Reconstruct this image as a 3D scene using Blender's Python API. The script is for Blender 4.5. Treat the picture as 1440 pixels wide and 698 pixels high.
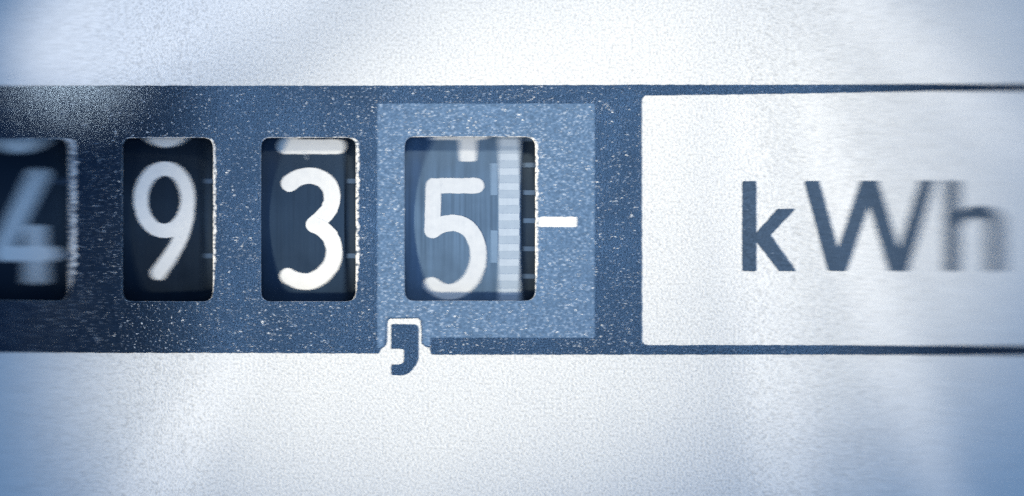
import bpy, bmesh, math, random
from mathutils import Vector, Quaternion, noise as mnoise

random.seed(7)
for o in list(bpy.data.objects):
    bpy.data.objects.remove(o, do_unlink=True)
C = bpy.context.scene.collection
scene = bpy.context.scene

# ------------------------------------------------------------------ units
# everything is measured in "units" of a 1440 x 698 sheet, S metres each; the plate stands upright and faces -Y
S = 1.0e-4
CX, CY, HZ = 720.0, 349.0, 0.10
DIST = 6000.0


def P(x, y, z=0.0):
    """x to the right, y downwards, z out of the plate -> world point"""
    return Vector(((x - CX) * S, -z * S, (CY - y) * S + HZ))


# ------------------------------------------------------------------ camera
cd = bpy.data.cameras.new('camera')
cam = bpy.data.objects.new('camera', cd)
C.objects.link(cam)
cam.location = P(CX, CY, DIST)
cam.rotation_euler = (math.pi / 2, 0, 0)
cd.sensor_width = 36.0
cd.lens = 36.0 * DIST / 1440.0
cd.clip_start = 0.01
cd.clip_end = 20.0
cd.dof.use_dof = True
cd.dof.focus_distance = (DIST + 5) * S
APERTURE = 0.12 * DIST * S                       # lens opening in metres
cd.dof.aperture_fstop = (cd.lens / 1000.0) / APERTURE
cd.dof.aperture_ratio = 0.215
scene.camera = cam

# ------------------------------------------------------------------ world and lamps
w = bpy.data.worlds.new('World')
scene.world = w
w.use_nodes = True
wb = w.node_tree.nodes['Background']
wb.inputs[0].default_value = (0.16, 0.43, 0.92, 1)
wb.inputs[1].default_value = 0.35

scene.cycles.use_denoising = False
scene.cycles.sample_clamp_direct = 8.0
vs = scene.view_settings
vs.view_transform = 'Standard'
vs.look = 'None'
vs.exposure = 0.0
vs.gamma = 1.0
vs.use_curve_mapping = False


def spot(name, pos, tgt, power, color, size_deg, blend, radius, scale=(1, 1), roll=0.0):
    ld = bpy.data.lights.new(name, 'SPOT')
    ld.energy = power
    ld.color = color
    ld.spot_size = math.radians(size_deg)
    ld.spot_blend = blend
    ld.shadow_soft_size = radius * S
    o = bpy.data.objects.new(name, ld)
    C.objects.link(o)
    o.location = P(*pos)
    q = (P(*tgt) - o.location).to_track_quat('-Z', 'Y')
    o.rotation_euler = (q @ Quaternion((0, 0, 1), math.radians(roll))).to_euler()
    o.scale = (scale[0], scale[1], 1)
    return o


def area(name, pos, tgt, power, color, sx, sy, spread_deg=180, roll=0.0):
    ld = bpy.data.lights.new(name, 'AREA')
    ld.shape = 'RECTANGLE'
    ld.size, ld.size_y = sx * S, sy * S
    ld.energy = power
    ld.color = color
    ld.spread = math.radians(spread_deg)
    o = bpy.data.objects.new(name, ld)
    C.objects.link(o)
    o.location = P(*pos)
    d = P(*tgt) - o.location
    q = d.to_track_quat('-Z', 'Y')
    o.rotation_euler = (q @ Quaternion((0, 0, 1), math.radians(roll))).to_euler()
    return o


spot('key_spot', (-2500, 1500, 2400), (770, 360, 0), 12.6, (1.0, 0.87, 0.62), 14.9, 1.0, 150)
spot('top_spot', (1000, -1500, 2200), (770, -90, 0), 2.0, (1.0, 0.90, 0.70), 24, 1.0, 200)
area('soft_panel', (589, 182, 5000), (640, 300, 0), 0.74, (0.49, 0.71, 0.98), 950, 1300, 180, -38)  # added glare panel, turned so its reflection ends on a diagonal
spot('side_spot', (-1800, -200, 2700), (210, 4, 0), 3.4, (1.0, 0.95, 0.86), 9.3, 0.6, 60, (1, 0.48), 33)  # added lamp, its cone squeezed to form the pale pool at upper left
# added lamps for the light streaks: thin oblique beams fanning from the upper edge
BEAM = (1.0, 0.94, 0.84)
spot('beam_spot', (1000, -900, 3200), (1290, 90, 0), 0.7, BEAM, 11, 0.5, 30, (0.13, 1), 48)
spot('beam_spot', (1000, -900, 3200), (1240, 460, 0), 0.9, BEAM, 14, 0.5, 30, (0.10, 1), 20)
spot('beam_spot', (1000, -900, 3200), (1080, 480, 0), 0.7, BEAM, 14, 0.5, 30, (0.13, 1), 8)
spot('beam_spot', (900, -900, 3200), (210, 690, 0), 0.9, BEAM, 9, 0.6, 30, (0.2, 1), -38)

# ------------------------------------------------------------------ helpers: shapes


def bow(x):
    """the thin face sheet is slightly warped: it drops back at one end and lifts at the other"""
    z = 0.0
    if x < 320:
        t = 320 - max(x, -60)
        z = -57.0 * (t / 320) ** 2
        if x < -60:
            z += (x + 60) * 0.45
    elif x > 1020:
        t = min(x, 1490) - 1020
        z = 96.0 * (t / 420) ** 2
        if x > 1490:
            z += (x - 1490) * 0.45
    return z


def resample(pts, step):
    out = []
    n = len(pts)
    for i in range(n):
        a, b = pts[i], pts[(i + 1) % n]
        L = math.hypot(b[0] - a[0], b[1] - a[1])
        k = max(1, int(L / step))
        for j in range(k):
            t = j / k
            out.append((a[0] + (b[0] - a[0]) * t, a[1] + (b[1] - a[1]) * t))
    return out


def rough(pts, amp, freq=0.22, seed=0.0):
    return [(x + amp * mnoise.noise(Vector((x * freq, y * freq, seed))),
             y + amp * mnoise.noise(Vector((x * freq, y * freq, seed + 9.3)))) for x, y in pts]


def fillet(pts, r, seg=5):
    """round the corners of a polygon; r one number or one per corner"""
    n = len(pts)
    out = []
    for i in range(n):
        ri = r[i] if isinstance(r, (list, tuple)) else r
        p0, p, p1 = Vector(pts[i - 1]), Vector(pts[i]), Vector(pts[(i + 1) % n])
        if ri <= 0:
            out.append(tuple(p))
            continue
        a = (p0 - p)
        b = (p1 - p)
        d = min(ri, a.length * .49, b.length * .49)
        s, e = p + a.normalized() * d, p + b.normalized() * d
        for k in range(seg + 1):
            t = k / seg
            q = s * (1 - t) ** 2 + p * 2 * t * (1 - t) + e * t ** 2
            out.append((q.x, q.y))
    return out


def rrect(x0, y0, x1, y1, r):
    return fillet([(x0, y0), (x1, y0), (x1, y1), (x0, y1)], r * 1.6, 7)


def flat_bm(loops, z1, z0):
    """a sheet with outer outline loops[0] and holes loops[1:], from z1 (front) to z0 (back), in sheet units"""
    bm = bmesh.new()
    rings = []
    for lp in loops:
        vsx = [bm.verts.new((x, y, 0)) for x, y in lp]
        es = [bm.edges.new((vsx[i], vsx[(i + 1) % len(vsx)])) for i in range(len(vsx))]
        rings.append((vsx, es))
    bmesh.ops.triangle_fill(bm, use_beauty=True, edges=[e for _, es in rings for e in es], normal=(0, 0, 1))
    top_edges = [e for _, es in rings for e in es]
    top_faces = list(bm.faces)
    for v in bm.verts:
        v.co.z = z1
    ring_v = [r[0] for r in rings]
    for vsx in ring_v:
        low = [bm.verts.new((v.co.x, v.co.y, z0)) for v in vsx]
        n = len(vsx)
        for i in range(n):
            bm.faces.new((vsx[i], vsx[(i + 1) % n], low[(i + 1) % n], low[i]))
    # back
    m = {}
    for vsx in ring_v:
        pass
    return bm


def slice_x(bm, xs, normal=(1, 0, 0)):
    lo = min(v.co.x for v in bm.verts)
    hi = max(v.co.x for v in bm.verts)
    for x in xs:
        if lo + .01 < x < hi - .01:
            bmesh.ops.bisect_plane(bm, geom=bm.verts[:] + bm.edges[:] + bm.faces[:], dist=1e-4,
                                   plane_co=(x, 0, 0), plane_no=normal)


def slice_y(bm, ys):
    lo = min(v.co.y for v in bm.verts)
    hi = max(v.co.y for v in bm.verts)
    for y in ys:
        if lo + .01 < y < hi - .01:
            bmesh.ops.bisect_plane(bm, geom=bm.verts[:] + bm.edges[:] + bm.faces[:], dist=1e-4,
                                   plane_co=(0, y, 0), plane_no=(0, 1, 0))


BEND_X = [x + .37 for x in list(range(-240, 372, 14)) + list(range(1020, 1700, 14))]


def link_bm(bm, name, mat, parent=None, origin=Vector((0, 0, 0)), smooth=False):
    bmesh.ops.recalc_face_normals(bm, faces=bm.faces)
    me = bpy.data.meshes.new(name)
    bm.to_mesh(me)
    bm.free()
    me.materials.append(mat)
    for p in me.polygons:
        p.use_smooth = smooth
    o = bpy.data.objects.new(name, me)
    C.objects.link(o)
    if parent is not None:
        o.parent = parent
    return o


def place(bm, fn, origin):
    for v in bm.verts:
        v.co = fn(v.co.x, v.co.y, v.co.z) - origin


def orient(o, toward):
    """make the faces look to the front"""
    me = o.data
    s = sum((p.normal.dot(toward)) * p.area for p in me.polygons)
    if s < 0:
        me.flip_normals()


def sheet_part(name, loops, z1, z0, mat, parent, origin):
    bm = flat_bm(loops, z1, z0)
    slice_x(bm, BEND_X)
    place(bm, lambda x, y, z: P(x, y, z + bow(x)), origin)
    o = link_bm(bm, name, mat, parent)
    orient(o, Vector((0, -1, 0)))
    return o


def stroke(pts, width, closed=False, cap=8, sub=6):
    """outline(s) of a rounded pen stroke along a smooth centre line; width one number or one per point"""
    n = len(pts)
    ws = width if isinstance(width, (list, tuple)) else [width] * n
    if closed:
        idx = lambda i: i % n
        segs = n
    else:
        idx = lambda i: max(0, min(n - 1, i))
        segs = n - 1
    cl = []
    for i in range(segs):
        p0, p1, p2, p3 = (Vector(pts[idx(i + k)]) for k in (-1, 0, 1, 2))
        w1, w2 = ws[idx(i)], ws[idx(i + 1)]
        for k in range(sub):
            t = k / sub
            q = .5 * ((2 * p1) + (p2 - p0) * t + (2 * p0 - 5 * p1 + 4 * p2 - p3) * t * t + (3 * p1 - p0 - 3 * p2 + p3) * t ** 3)
            cl.append((q, w1 + (w2 - w1) * t))
    if not closed:
        cl.append((Vector(pts[-1]), ws[-1]))
    m = len(cl)
    L, Rr = [], []
    for i in range(m):
        if closed:
            a, b = cl[i - 1][0], cl[(i + 1) % m][0]
        else:
            a, b = cl[max(0, i - 1)][0], cl[min(m - 1, i + 1)][0]
        t = (b - a).normalized()
        nrm = Vector((-t.y, t.x))
        h = cl[i][1] / 2
        L.append(cl[i][0] + nrm * h)
        Rr.append(cl[i][0] - nrm * h)
    if closed:
        return [[tuple(p) for p in L], [tuple(p) for p in Rr]]
    out = [tuple(p) for p in L]
    c, wd = cl[-1]
    a0 = math.atan2(L[-1].y - c.y, L[-1].x - c.x)
    for k in range(1, cap):
        a = a0 - math.pi * k / cap
        out.append((c.x + wd / 2 * math.cos(a), c.y + wd / 2 * math.sin(a)))
    out += [tuple(p) for p in reversed(Rr)]
    c, wd = cl[0]
    a0 = math.atan2(Rr[0].y - c.y, Rr[0].x - c.x)
    for k in range(1, cap):
        a = a0 - math.pi * k / cap
        out.append((c.x + wd / 2 * math.cos(a), c.y + wd / 2 * math.sin(a)))
    return [out]


# ------------------------------------------------------------------ materials


def new_mat(name):
    m = bpy.data.materials.new(name)
    m.use_nodes = True
    nt = m.node_tree
    return m, nt, nt.nodes, nt.nodes['Principled BSDF']


def lk(nt, a, b):
    nt.links.new(a, b)


def coords(nt, sc):
    tc = nt.nodes.new('ShaderNodeTexCoord')
    mp = nt.nodes.new('ShaderNodeMapping')
    mp.inputs['Scale'].default_value = sc
    lk(nt, tc.outputs['Object'], mp.inputs['Vector'])
    return mp.outputs['Vector']


def noise_tex(nt, vec, detail=2, rough_=0.5):
    n = nt.nodes.new('ShaderNodeTexNoise')
    n.inputs['Scale'].default_value = 1.0
    n.inputs['Detail'].default_value = detail
    n.inputs['Roughness'].default_value = rough_
    lk(nt, vec, n.inputs['Vector'])
    return n.outputs['Fac']


def ramp(nt, fac, stops):
    r = nt.nodes.new('ShaderNodeValToRGB')
    e = r.color_ramp.elements
    e[0].position, e[0].color = stops[0][0], (*stops[0][1], 1)
    e[1].position, e[1].color = stops[-1][0], (*stops[-1][1], 1)
    for p, c in stops[1:-1]:
        x = e.new(p)
        x.color = (*c, 1)
    lk(nt, fac, r.inputs['Fac'])
    return r.outputs['Color']


def mix(nt, fac, a, b, mode='MIX'):
    m = nt.nodes.new('ShaderNodeMix')
    m.data_type = 'RGBA'
    m.blend_type = mode
    for sock, v in ((m.inputs[0], fac), (m.inputs[6], a), (m.inputs[7], b)):
        if hasattr(v, 'is_linked') or hasattr(v, 'links'):
            lk(nt, v, sock)
        else:
            sock.default_value = v if not isinstance(v, tuple) else (*v, 1)
    return m.outputs[2]


def bump(nt, bsdf, height, dist, strength=1.0):
    b = nt.nodes.new('ShaderNodeBump')
    b.inputs['Strength'].default_value = strength
    b.inputs['Distance'].default_value = dist * S
    lk(nt, height, b.inputs['Height'])
    lk(nt, b.outputs['Normal'], bsdf.inputs['Normal'])
    return b


U = 1.0 / S   # one texture cell per unit


def iso(size):
    return (U / size, U / size, U / size)


def white_plastic(name='white_plastic', base=(0.74, 0.76, 0.79), grain=0.12):
    m, nt, nd, b = new_mat(name)
    f1 = noise_tex(nt, coords(nt, iso(3.5)), 3, 0.65)
    f2 = noise_tex(nt, coords(nt, iso(170)), 3, 0.55)
    dk = tuple(c * (1 - grain * 2.6) for c in base)
    lt = tuple(min(.9, c * (1 + grain)) for c in base)
    c1 = ramp(nt, f1, [(0.32, dk), (0.52, base), (0.72, lt)])
    c2 = ramp(nt, f2, [(0.3, (.93, .94, .96)), (0.7, (1, 1, 1))])
    lk(nt, mix(nt, 1.0, c1, c2, 'MULTIPLY'), b.inputs['Base Color'])
    b.inputs['Roughness'].default_value = 0.55
    b.inputs['Specular IOR Level'].default_value = 0.35
    bump(nt, b, f1, 1.6, 0.9)
    return m


def print_ink(name, base, fleck, fleck_pos, rough_, dist, spec=0.5, cell=5.5):
    m, nt, nd, b = new_mat(name)
    vec = coords(nt, iso(cell))
    f1 = noise_tex(nt, vec, 2.5, 0.6)
    f3 = noise_tex(nt, coords(nt, iso(3.0)), 1.0, 0.5)
    f2 = noise_tex(nt, coords(nt, iso(90)), 3, 0.6)
    # flecks: pale grains where the sheet's grain pokes through the ink
    fm = ramp(nt, f1, [(fleck_pos, (0, 0, 0)), (fleck_pos + 0.09, (1, 1, 1))])
    patch = ramp(nt, f2, [(0.38, (.25, .25, .25)), (0.62, (1, 1, 1))])
    fm = mix(nt, 1.0, fm, patch, 'MULTIPLY')
    base_n = ramp(nt, f3, [(0.3, tuple(c * .72 for c in base)), (0.7, tuple(c * 1.3 for c in base))])
    lk(nt, mix(nt, fm, base_n, fleck), b.inputs['Base Color'])
    rr = ramp(nt, f2, [(0.3, (rough_ - .05,) * 3), (0.7, (rough_ + .07,) * 3)])
    lk(nt, rr, b.inputs['Roughness'])
    b.inputs['Specular IOR Level'].default_value = spec
    b.inputs['Specular Tint'].default_value = (0.54, 0.74, 1.0, 1)
    bump(nt, b, f1, dist, 1.0)
    return m


def drum_plastic(name, base, rough_=0.32, streak=0.35, spec=0.5):
    m, nt, nd, b = new_mat(name)
    f = noise_tex(nt, coords(nt, (U / 3.0, U / 900, U / 260)), 3, 0.6)
    g = noise_tex(nt, coords(nt, iso(60)), 3, 0.6)
    c1 = ramp(nt, f, [(0.3, tuple(c * (1 - streak) for c in base)), (0.7, tuple(c * (1 + streak) for c in base))])
    c2 = ramp(nt, g, [(0.3, (.7, .7, .7)), (0.7, (1, 1, 1))])
    lk(nt, mix(nt, 1.0, c1, c2, 'MULTIPLY'), b.inputs['Base Color'])
    rr = ramp(nt, g, [(0.3, (rough_ - .08,) * 3), (0.7, (rough_ + .1,) * 3)])
    lk(nt, rr, b.inputs['Roughness'])
    b.inputs['Specular IOR Level'].default_value = spec
    b.inputs['Specular Tint'].default_value = (0.54, 0.74, 1.0, 1)
    bump(nt, b, f, 0.35, 0.6)
    return m


def digit_paint(name, base):
    m, nt, nd, b = new_mat(name)
    f = noise_tex(nt, coords(nt, (U / 2.5, U / 500, U / 180)), 3, 0.6)
    g = noise_tex(nt, coords(nt, iso(9)), 3, 0.6)
    c1 = ramp(nt, f, [(0.25, tuple(c * .94 for c in base)), (0.7, base)])
    c2 = ramp(nt, g, [(0.25, (.9, .91, .93)), (0.6, (1, 1, 1))])
    lk(nt, mix(nt, 1.0, c1, c2, 'MULTIPLY'), b.inputs['Base Color'])
    b.inputs['Roughness'].default_value = 0.5
    b.inputs['Specular IOR Level'].default_value = 0.3
    bump(nt, b, g, 0.4, 0.5)
    return m


def edge_plastic(name):
    """ragged cut edge: white core showing through broken ink"""
    m, nt, nd, b = new_mat(name)
    f = noise_tex(nt, coords(nt, (U / 7, U / 7, U / 4.5)), 2, 0.6)
    c = ramp(nt, f, [(0.36, (.04, .07, .12)), (0.47, (.55, .58, .64)), (0.6, (.85, .86, .88))])
    lk(nt, c, b.inputs['Base Color'])
    b.inputs['Roughness'].default_value = 0.4
    bump(nt, b, f, 2.0, 1.0)
    return m


M_white = white_plastic()
M_dark = print_ink('navy_ink', (0.008, 0.017, 0.036), (0.50, 0.57, 0.68), 0.635, 0.19, 0.24, 0.40, 2.7)
M_pale = print_ink('pale_blue_ink', (0.092, 0.160, 0.275), (0.55, 0.61, 0.70), 0.60, 0.38, 0.7, 0.4, 3.0)
M_letter = print_ink('letter_ink', (0.040, 0.064, 0.105), (0.42, 0.50, 0.62), 0.68, 0.40, 0.5, 0.35, 2.7)
M_mark = white_plastic('white_mark_ink', (0.80, 0.81, 0.83), 0.05)
M_drum = drum_plastic('black_drum_plastic', (0.006, 0.012, 0.024), 0.46, 0.35, 0.22)  # drum plastic darkened for the shade over the two left windows
M_hazed = drum_plastic('hazed_drum_plastic', (0.020, 0.039, 0.075), 0.46, 0.14, 0.25)  # same drum plastic, its colour lightened to stand for glare haze
M_fast = drum_plastic('slate_drum_plastic', (0.085, 0.145, 0.245), 0.50, 0.30, 0.35)
M_gear = drum_plastic('gear_plastic', (0.010, 0.016, 0.026), 0.5, 0.2)
M_tooth = drum_plastic('tooth_plastic', (0.07, 0.11, 0.18), 0.4, 0.2)
M_digit = digit_paint('white_digit_paint', (0.76, 0.77, 0.79))
M_worn = digit_paint('worn_digit_paint', (0.55, 0.59, 0.66))
M_scale = digit_paint('pale_scale_paint', (0.31, 0.39, 0.51))
M_tick = digit_paint('scale_tick_paint', (0.40, 0.48, 0.60))
M_tab = digit_paint('blue_tab_paint', (0.15, 0.24, 0.38))
M_edge = edge_plastic('cut_edge_plastic')
M_inside = drum_plastic('housing_plastic', (0.008, 0.012, 0.02), 0.6, 0.2)

# ------------------------------------------------------------------ the meter's face
ORI = P(CX, 1000, 0)
meter = bpy.data.objects.new('electricity_meter', None)
C.objects.link(meter)
meter.location = ORI
meter.empty_display_size = 0.01
meter['label'] = 'grainy white meter face with a navy counter band, pale blue panel and kWh lettering'
meter['category'] = 'meter'

# window openings (x0, y0, x1, y1) and how wide the ragged edge shows on its right
WIN = [(-40, 195, 95, 424, 12.0), (170, 194, 299, 424, 5.4), (367, 194, 500, 424, 5.8), (569, 193, 752.5, 423, 4.6)]
hole_in, hole_out = [], []
for i, (x0, y0, x1, y1, wd) in enumerate(WIN):
    a = resample(rrect(x0, y0, x1, y1, 9), 3.0)
    b = []
    cxm = (x0 + x1) / 2
    for (x, y) in a:
        g = 0.0
        if x > x1 - 9:
            lower = min(1.0, max(0.0, (y1 - 10 - y) / 45.0))      # the ragged edge fades out towards the foot
            g = (wd * (0.75 + 0.45 * mnoise.noise(Vector((i * 7.7, y * .16, 0)))) + .35 * random.uniform(-1, 1)) * lower + .5
        t = 0.5 + (1.0 * (0.6 + 0.8 * mnoise.noise(Vector((x * .05, i * 3.1, 4)))) if y < y0 + 9 else 0.0)
        b.append((x + (g if x > x1 - 9 else -0.5 * (x < x0 + 9)), y - (max(.4, t) if y < y0 + 9 else (-.5 if y > y1 - 9 else 0))))
    hole_in.append(a)
    hole_out.append(b)

NOTCH = [(532, 497.5), (535, 491), (541, 487.5), (543.5, 480), (544.5, 452.5), (548, 448.5), (587.5, 447.8), (591.5, 451.5),
         (593, 483), (598.5, 488), (604, 488.8), (605.2, 496.5), (608, 499)]
TOP = [(1700, 125.5), (1440, 122.5), (1300, 120), (900, 119.6), (500, 121), (300, 121), (0, 119), (-260, 115)]
BOT = [(-260, 500), (0, 497), (300, 496.5), (528, 497.5)]
BOT2 = [(830, 499), (1300, 498.5), (1440, 497.5), (1700, 493)]
band = rough(resample(TOP + BOT + NOTCH + BOT2, 6.0), 0.8)
field = rough(resample(fillet([(902, 134.5), (1300, 130), (1440, 132), (1690, 136), (1690, 480), (1440, 484.5), (1300, 485.5), (902, 485.8)], [9, 0, 0, 9, 9, 0, 0, 9]), 6.0), 0.8, .22, 3)
sheet = resample([(-260, -240), (1700, -240), (1700, 940), (-260, 940)], 60)


def child(name, loops, z1, z0, mat):
    return sheet_part(name, loops, z1, z0, mat, meter, ORI)


child('face_sheet', [sheet] + hole_out, 0.0, -5.0, M_white)
child('counter_band', [band, field] + hole_out, 1.0, 0.05, M_dark)

panel = [(531, 146), (836, 146), (836, 475), (605.8, 475), (604.8, 487.2), (599.2, 486.2), (594.6, 482), (593.4, 450.8), (588.5, 446.2), (547, 446.9),
         (543, 451.5), (542, 479.6), (540, 486), (534, 489.4), (531, 490)]
panel = rough(resample(panel, 5.0), 0.9, .25, 6)
child('decimal_panel', [panel, hole_out[3]], 1.7, 1.05, M_pale)

comma = [(550, 456), (588, 457), (588, 509), (573, 528), (550, 528), (550, 513), (568, 513), (568, 491), (550, 491)]
comma = fillet(comma, [2, 6, 7, 9, 3, 2, 9, 3, 2])
child('decimal_comma', [rough(resample(comma, 3.0), 0.6, .25, 2)], 1.0, 0.05, M_dark)
child('pointer_mark', [rough(resample(rrect(757.5, 305, 811.5, 319.5, 1.2), 3.0), 1.0, .3, 5)], 2.4, 1.75, M_mark)

# letters k W h
k_out = [(1043.5, 255), (1063, 255), (1063, 328), (1092.5, 294), (1118, 294), (1083, 331), (1119, 381.5), (1095, 381.5), (1063, 340), (1063, 381.5), (1043.5, 381.5)]
W_out = [(1130, 255), (1151, 255), (1177, 350), (1208, 255), (1232, 255), (1261, 350), (1289, 255), (1310, 255), (1273, 381.5), (1247, 381.5),
         (1220, 290), (1189, 381.5), (1163, 381.5)]
h_out = [(1331, 255), (1350.5, 255), (1350.5, 301)] + \
        [(1357, 295), (1366, 291), (1378, 290), (1391, 292), (1400, 298), (1406, 308), (1408, 322)] + \
        [(1408, 381.5), (1388, 381.5), (1388, 324), (1386, 314), (1380, 307.5), (1371, 306), (1362, 309), (1355, 316), (1350.5, 324), (1350.5, 381.5), (1331, 381.5)]
h_out = [(x - 8, y) for x, y in h_out]
for nm, outl in (('letter_k', k_out), ('letter_w', W_out), ('letter_h', h_out)):
    rad = 2.2 if nm != 'letter_h' else [2.2, 2.2, 0] + [0] * 7 + [2.2, 2.2] + [0] * 7 + [2.2, 2.2]
    child(nm, [rough(resample(fillet(outl, rad, 3), 4.0), 0.8, .25, 8)], 1.0, 0.05, M_letter)

# flecks: tiny pale grains standing out of the ink, too many to count
M_fleck, _nt, _nd, _b = new_mat('fleck_plastic')
lk(_nt, ramp(_nt, noise_tex(_nt, coords(_nt, iso(9)), 1, .5), [(0.33, (.14, .19, .27)), (0.5, (.40, .47, .57)), (0.64, (.85, .87, .9))]), _b.inputs['Base Color'])
_b.inputs['Roughness'].default_value = 0.35


def point_in(poly, x, y):
    c = False
    n = len(poly)
    for i in range(n):
        x1, y1 = poly[i]
        x2, y2 = poly[i - 1]
        if (y1 > y) != (y2 > y) and x < (x2 - x1) * (y - y1) / (y2 - y1) + x1:
            c = not c
    return c


def flecks(name, count, x0, x1, y0, y1, z, size, ok, seed, cluster):
    rnd = random.Random(seed)
    bm = bmesh.new()
    made = tries = 0
    while made < count and tries < count * 40:
        tries += 1
        x, y = rnd.uniform(x0, x1), rnd.uniform(y0, y1)
        d = mnoise.noise(Vector((x / 55.0, y / 55.0, seed))) * .5 + mnoise.noise(Vector((x / 14.0, y / 14.0, seed + 5))) * .5
        edge = 0.0
        for (wx0, wy0, wx1, wy1, _w) in WIN:                     # grains crowd along the window edges
            dd = max(wx0 - x, x - wx1, wy0 - y, y - wy1)
            if 0 < dd < 22:
                edge = max(edge, .35 * (1 - dd / 22))
        if rnd.random() > .38 + cluster * d + edge or not ok(x, y):
            continue
        r = size * (0.42 + 0.9 * rnd.random() ** 4)
        el = rnd.uniform(1.0, 2.6) if rnd.random() < .55 else 1.0
        an = rnd.uniform(0, math.pi)
        k = rnd.choice((4, 5, 6))
        zz = z + bow(x)
        h = r * rnd.uniform(.25, .7)
        vs_ = []
        for q in range(k):
            a = 2 * math.pi * q / k + rnd.uniform(-.3, .3)
            u, v = r * el * math.cos(a) * rnd.uniform(.7, 1.1), r * math.sin(a) * rnd.uniform(.7, 1.1)
            vs_.append(bm.verts.new(P(x + u * math.cos(an) - v * math.sin(an), y + u * math.sin(an) + v * math.cos(an), zz) - ORI))
        top = bm.verts.new(P(x, y, zz + h) - ORI)
        for q in range(k):
            bm.faces.new((vs_[q], vs_[(q + 1) % k], top))
        made += 1
    o = link_bm(bm, name, M_fleck, meter)
    o['kind'] = 'stuff'
    return o


def in_window(x, y, m=2.0):
    return any(a - m < x < c + m + w_ and b - m < y < d + m for a, b, c, d, w_ in WIN)


band_s = TOP + BOT + NOTCH + BOT2
flecks('band_flecks', 4800, -20, 905, 122, 498, 1.0, 0.86,
       lambda x, y: not in_window(x, y) and point_in(band_s, x, y - 1.5) and point_in(band_s, x, y + 1.5) and x < 900 and not point_in(panel, x, y), 3, .75)
flecks('panel_flecks', 1900, 531, 836, 146, 489, 1.7, 0.92,
       lambda x, y: not in_window(x, y) and point_in(panel, x, y + 2) and point_in(panel, x, y - 2) and not (755 < x < 814 and 303 < y < 321), 11, .5)

# ragged window rims: from the ink's edge down to the opening
for i in range(4):
    bm = bmesh.new()
    a, b = hole_in[i], hole_out[i]
    n = len(a)
    r0 = [bm.verts.new((x, y, 0.9)) for x, y in b]
    r1 = [bm.verts.new((x + .55 * (x2 - x), y + .55 * (y2 - y), 0.4 + random.uniform(-.5, .5))) for (x, y), (x2, y2) in zip(b, a)]
    r2 = [bm.verts.new((x, y, -4.8)) for x, y in a]
    for q0, q1 in ((r0, r1), (r1, r2)):
        for j in range(n):
            bm.faces.new((q0[j], q0[(j + 1) % n], q1[(j + 1) % n], q1[j]))
    place(bm, lambda x, y, z: P(x, y, z + bow(x)), ORI)
    o = link_bm(bm, 'window_rim', M_edge, meter)
    orient(o, Vector((0, -1, 0)))

# dark housing behind the face: open box
bm = bmesh.new()
hx0, hx1, hy0, hy1, hz0, hz1 = -250, 1150, -60, 680, -190, -800
vv = [bm.verts.new(P(x, y, z) - ORI) for z in (hz0, hz1) for x, y in ((hx0, hy0), (hx1, hy0), (hx1, hy1), (hx0, hy1))]
bm.faces.new(vv[4:])
for j in range(4):
    bm.faces.new((vv[j], vv[(j + 1) % 4], vv[4 + (j + 1) % 4], vv[4 + j]))
link_bm(bm, 'housing', M_inside, meter)

# ------------------------------------------------------------------ number drums
R = 307.0
YC = 309.0


def to_local(pts, cx, y0, y1):
    """outline measured in its window (y0..y1 = top and foot of the digit) -> flat drum coordinates (u across, v up the drum)"""
    a0 = (math.asin((YC - y0) / R) + math.asin((YC - y1) / R)) / 2
    return [(x - cx, R * (math.asin(max(-.99, min(.99, (YC - y) / R))) - a0)) for x, y in pts]


three = stroke([(407, 258), (419, 250.5), (436, 247), (453, 252), (463.5, 263), (467, 278), (463, 294), (453, 306), (441, 316)],
               [24, 23, 22.5, 23, 23.5, 23, 23, 23, 22]) + \
    stroke([(441, 316), (456, 324), (466, 337), (470, 353), (466, 371), (454, 386), (437, 395.5), (419, 395), (404, 388)], [22, 23, 23, 23, 23, 23, 23, 23, 22])
nine = stroke([(231 + 33 * math.cos(a), 281 - 44 * math.sin(a)) for a in [2 * math.pi * k / 16 for k in range(16)]], 20, True) + \
    stroke([(264, 286), (262, 308), (254, 334), (241, 358), (222, 384)], [20, 20, 20, 20, 21])
four = stroke([(53, 247), (36, 282), (19, 318), (0, 357)], 23) + stroke([(0, 357.5), (25, 357.5), (50, 357.5), (71, 357.5)], 21) + \
    [rrect(38, 317, 62, 400, 3)]
G = {}
G[3] = [to_local(l, 437, 236, 407) for l in three]
G[9] = [to_local(l, 232, 227, 395) for l in nine]
G[4] = [to_local(l, 32, 236, 400) for l in four]


def loc(*strokes):
    return [l for s in strokes for l in s]


def ell(cx, cy, rx, ry, w_, n=18):
    return stroke([(cx + rx * math.cos(2 * math.pi * k / n), cy + ry * math.sin(2 * math.pi * k / n)) for k in range(n)], w_, True)


G[5] = loc(stroke([(30, 75), (10, 75), (-22, 75)], 22), stroke([(-30.5, 75), (-31, 45), (-32, 14)], 22),
           stroke([(-32, 12), (-18, 20), (2, 22), (20, 13), (31, -8), (32, -32), (23, -57), (4, -74), (-16, -76), (-33, -66)], 23))
G[2] = loc(stroke([(-33, 52), (-25, 68), (-6, 76), (16, 72), (30, 56), (30, 36), (18, 12), (-8, -25), (-36, -74)], 22), stroke([(-37, -75), (0, -75), (37, -75)], 22))
G[8] = loc(ell(0, 40, 27, 35, 21), ell(0, -36, 32, 40, 21))
G[0] = loc(ell(0, 0, 32, 75, 21))
G[6] = loc(ell(0, -32, 32, 43, 21), stroke([(-32, -32), (-30, -8), (-22, 20), (-8, 48), (10, 75)], 21))


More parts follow.
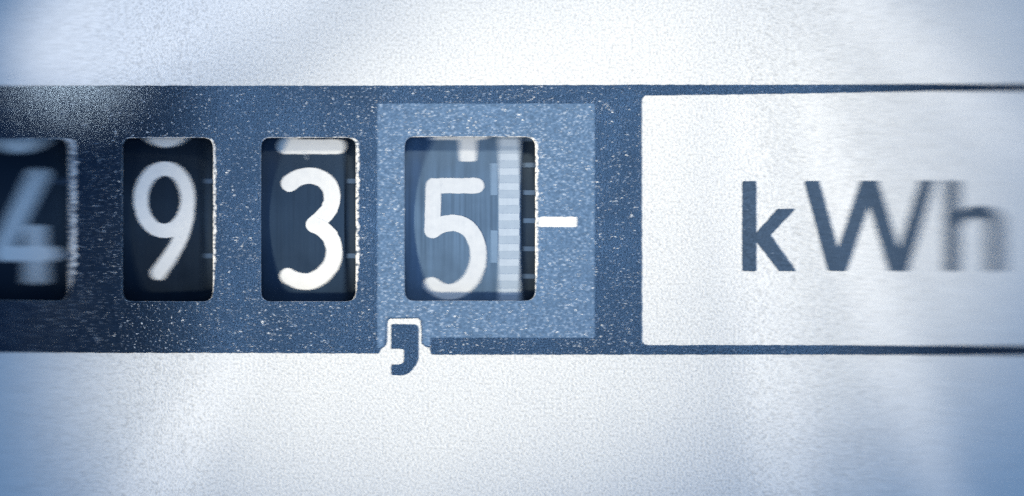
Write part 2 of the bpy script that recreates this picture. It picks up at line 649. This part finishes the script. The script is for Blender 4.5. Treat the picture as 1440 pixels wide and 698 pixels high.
def drum(show, cx, x0, x1, gear_x1, front, top, foot, label, prev, nxt, mat, teeth, tooth_fade, scale=None):
    zc = front - R                                    # axle depth
    mag = (DIST - front) / DIST                       # the drum lies behind the sheet: same angular size, a little larger
    cxm = (x0 + x1) / 2
    X = lambda x: CX + (x - CX) * mag
    ax = P(X(cx), CY + (YC - CY) * mag, zc)
    root = bpy.data.objects.new('counter_drum', None)
    C.objects.link(root)
    root.location = ax
    root.empty_display_size = 0.01
    root['label'] = label
    root['category'] = 'number drum'
    root['group'] = 'number drums behind the counter windows'

    def on_drum(xw, ang, r):
        return Vector(((X(xw) - X(cx)) * S, -r * math.cos(ang) * S, r * math.sin(ang) * S))

    def cyl(name, xa, xb, r, m, chamfer=2.0):
        bm = bmesh.new()
        N = 160
        prof = [(xa, r - chamfer), (xa + chamfer * .5, r), (xb - chamfer * .5, r), (xb, r - chamfer)]
        rings = [[bm.verts.new(on_drum(x, 2 * math.pi * k / N, rr)) for k in range(N)] for x, rr in prof]
        for q in range(3):
            for k in range(N):
                bm.faces.new((rings[q][k], rings[q][(k + 1) % N], rings[q + 1][(k + 1) % N], rings[q + 1][k]))
        bm.faces.new(rings[0])
        bm.faces.new(rings[-1])
        o = link_bm(bm, name, m, root)
        for p in o.data.polygons:
            p.use_smooth = len(p.vertices) == 4
        o.data.set_sharp_from_angle(angle=math.radians(25))
        return o

    cyl('barrel', x0, x1, R, mat)
    gear = cyl('gear_ring', x1 + .3, gear_x1, R - 5, M_gear)

    def patch(name, xa, xb, a0, a1, r, m, parent=root, thick=.7):
        bm = bmesh.new()
        n = max(1, int(abs(a1 - a0) / 0.03))
        g = []
        for k in range(n + 1):
            a = a0 + (a1 - a0) * k / n
            g.append([bm.verts.new(on_drum(xa, a, r - .6)), bm.verts.new(on_drum(xa + .2, a, r + thick)),
                      bm.verts.new(on_drum(xb - .2, a, r + thick)), bm.verts.new(on_drum(xb, a, r - .6))])
        for k in range(n):
            for q in range(3):
                bm.faces.new((g[k][q], g[k][q + 1], g[k + 1][q + 1], g[k + 1][q]))
        bm.faces.new(g[0])
        bm.faces.new(g[-1])
        return link_bm(bm, name, m, parent)

    # teeth on the ring that can be seen in the window
    step = 2 * math.pi / teeth
    for k in range(-8, 9):
        a = k * step + tooth_fade
        if abs(a) < 0.42:
            patch('tooth', x1 + 3, gear_x1 - 2, a - .011, a + .011, R - 5, M_tooth, gear, 1.5)

    ac = (math.asin((YC - top) / R) + math.asin((YC - foot) / R)) / 2
    for d, a0 in ((prev, ac + math.radians(36)), (show, ac)):
        bmA = None
        me_bm = bmesh.new()
        loops = G[d]
        used = 0
        # rings (an outline followed by its inside) are given as pairs
        i = 0
        while i < len(loops):
            lp = loops[i]
            group = [lp]
            if i + 1 < len(loops) and all(abs(p[0]) < 80 for p in lp) and is_ring(lp, loops[i + 1]):
                group = [lp, loops[i + 1]]
                i += 1
            i += 1
            group = [rough(resample(g, 4.0), 0.7, .2, d + used) for g in group]
            for g in group:                              # little nubs where the paint ran over
                for _k in range(3):
                    q_ = random.randrange(len(g))
                    g[q_] = (g[q_][0] + random.uniform(-1.5, 1.5), g[q_][1] + random.uniform(-1.5, 1.5))
            b2 = flat_bm(group, 0.55 + .12 * used, -.7)
            slice_y(b2, [v + .21 for v in range(-100, 101, 9)])
            tmp = bpy.data.meshes.new('tmp')
            b2.to_mesh(tmp)
            b2.free()
            me_bm.from_mesh(tmp)
            bpy.data.meshes.remove(tmp)
            used += 1
        for v in me_bm.verts:
            v.co = on_drum(cx + v.co.x, a0 + v.co.y / R, R + v.co.z)
        o = link_bm(me_bm, 'digit', M_worn if scale else M_digit, root)
    if show == 3:
        # a short hair stuck to the drum under the foot of the 2
        bm = bmesh.new()
        pts_ = [(425, 213), (428, 217), (430.5, 218.5), (431, 222), (432, 225)]
        rows_ = []
        for (px_, py_) in pts_:
            a = math.asin((YC - py_) / R)
            rows_.append([bm.verts.new(on_drum(px_ + dx, a, R + dr)) for dx, dr in ((-.6, .8), (0, 1.5), (.6, .8))])
        for q in range(len(rows_) - 1):
            for t in range(2):
                bm.faces.new((rows_[q][t], rows_[q][t + 1], rows_[q + 1][t + 1], rows_[q + 1][t]))
        link_bm(bm, 'hair', M_tick, root)
    if scale:
        sa, sb, ta, tb = scale
        band_ = patch('graduated_scale', sa, sb, -.46, .46, R, M_scale)
        st = 2 * math.pi / 90
        for k in range(-7, 8):
            a = k * st + .012
            if abs(a) < .43:
                patch('tick', sa + .6, sb - .6, a - .016, a + .016, R + .75, M_tick, band_, .6)
        for yc in (252, 347):
            a = math.asin((YC - yc) / R)
            patch('long_tick', ta, tb, a - .075, a + .075, R, M_tab)
    return root


def is_ring(a, b):
    def ext(l):
        return min(p[0] for p in l), max(p[0] for p in l), min(p[1] for p in l), max(p[1] for p in l)
    A, B = ext(a), ext(b)
    inside = lambda p, q: q[0] < p[0] and p[1] < q[1] and q[2] < p[2] and p[3] < q[3]
    same = abs((A[0] + A[1]) - (B[0] + B[1])) < 6 and abs((A[2] + A[3]) - (B[2] + B[3])) < 6
    return same and (inside(A, B) or inside(B, A))


drum(4, 32, -70, 80, 128, -72, 236, 400, 'black drum with a blurred white 4, cut off by the picture edge', 3, 5, M_drum, 18, .18)
drum(9, 232, 140, 284, 330, -20, 227, 395, 'black number drum showing a white 9 in its window', 8, 0, M_drum, 18, .18)
drum(3, 437, 338, 485, 532, -9, 236, 407, 'dark number drum showing a white 3 beside the pale blue panel', 2, 4, M_hazed, 18, .18)
drum(5, 640, 540, 733, 778, -9, 250, 420, 'slate number drum showing a white 5 and a graduated scale', 4, 6, M_fast, 48, -.005,
     (701, 731, 690, 700))
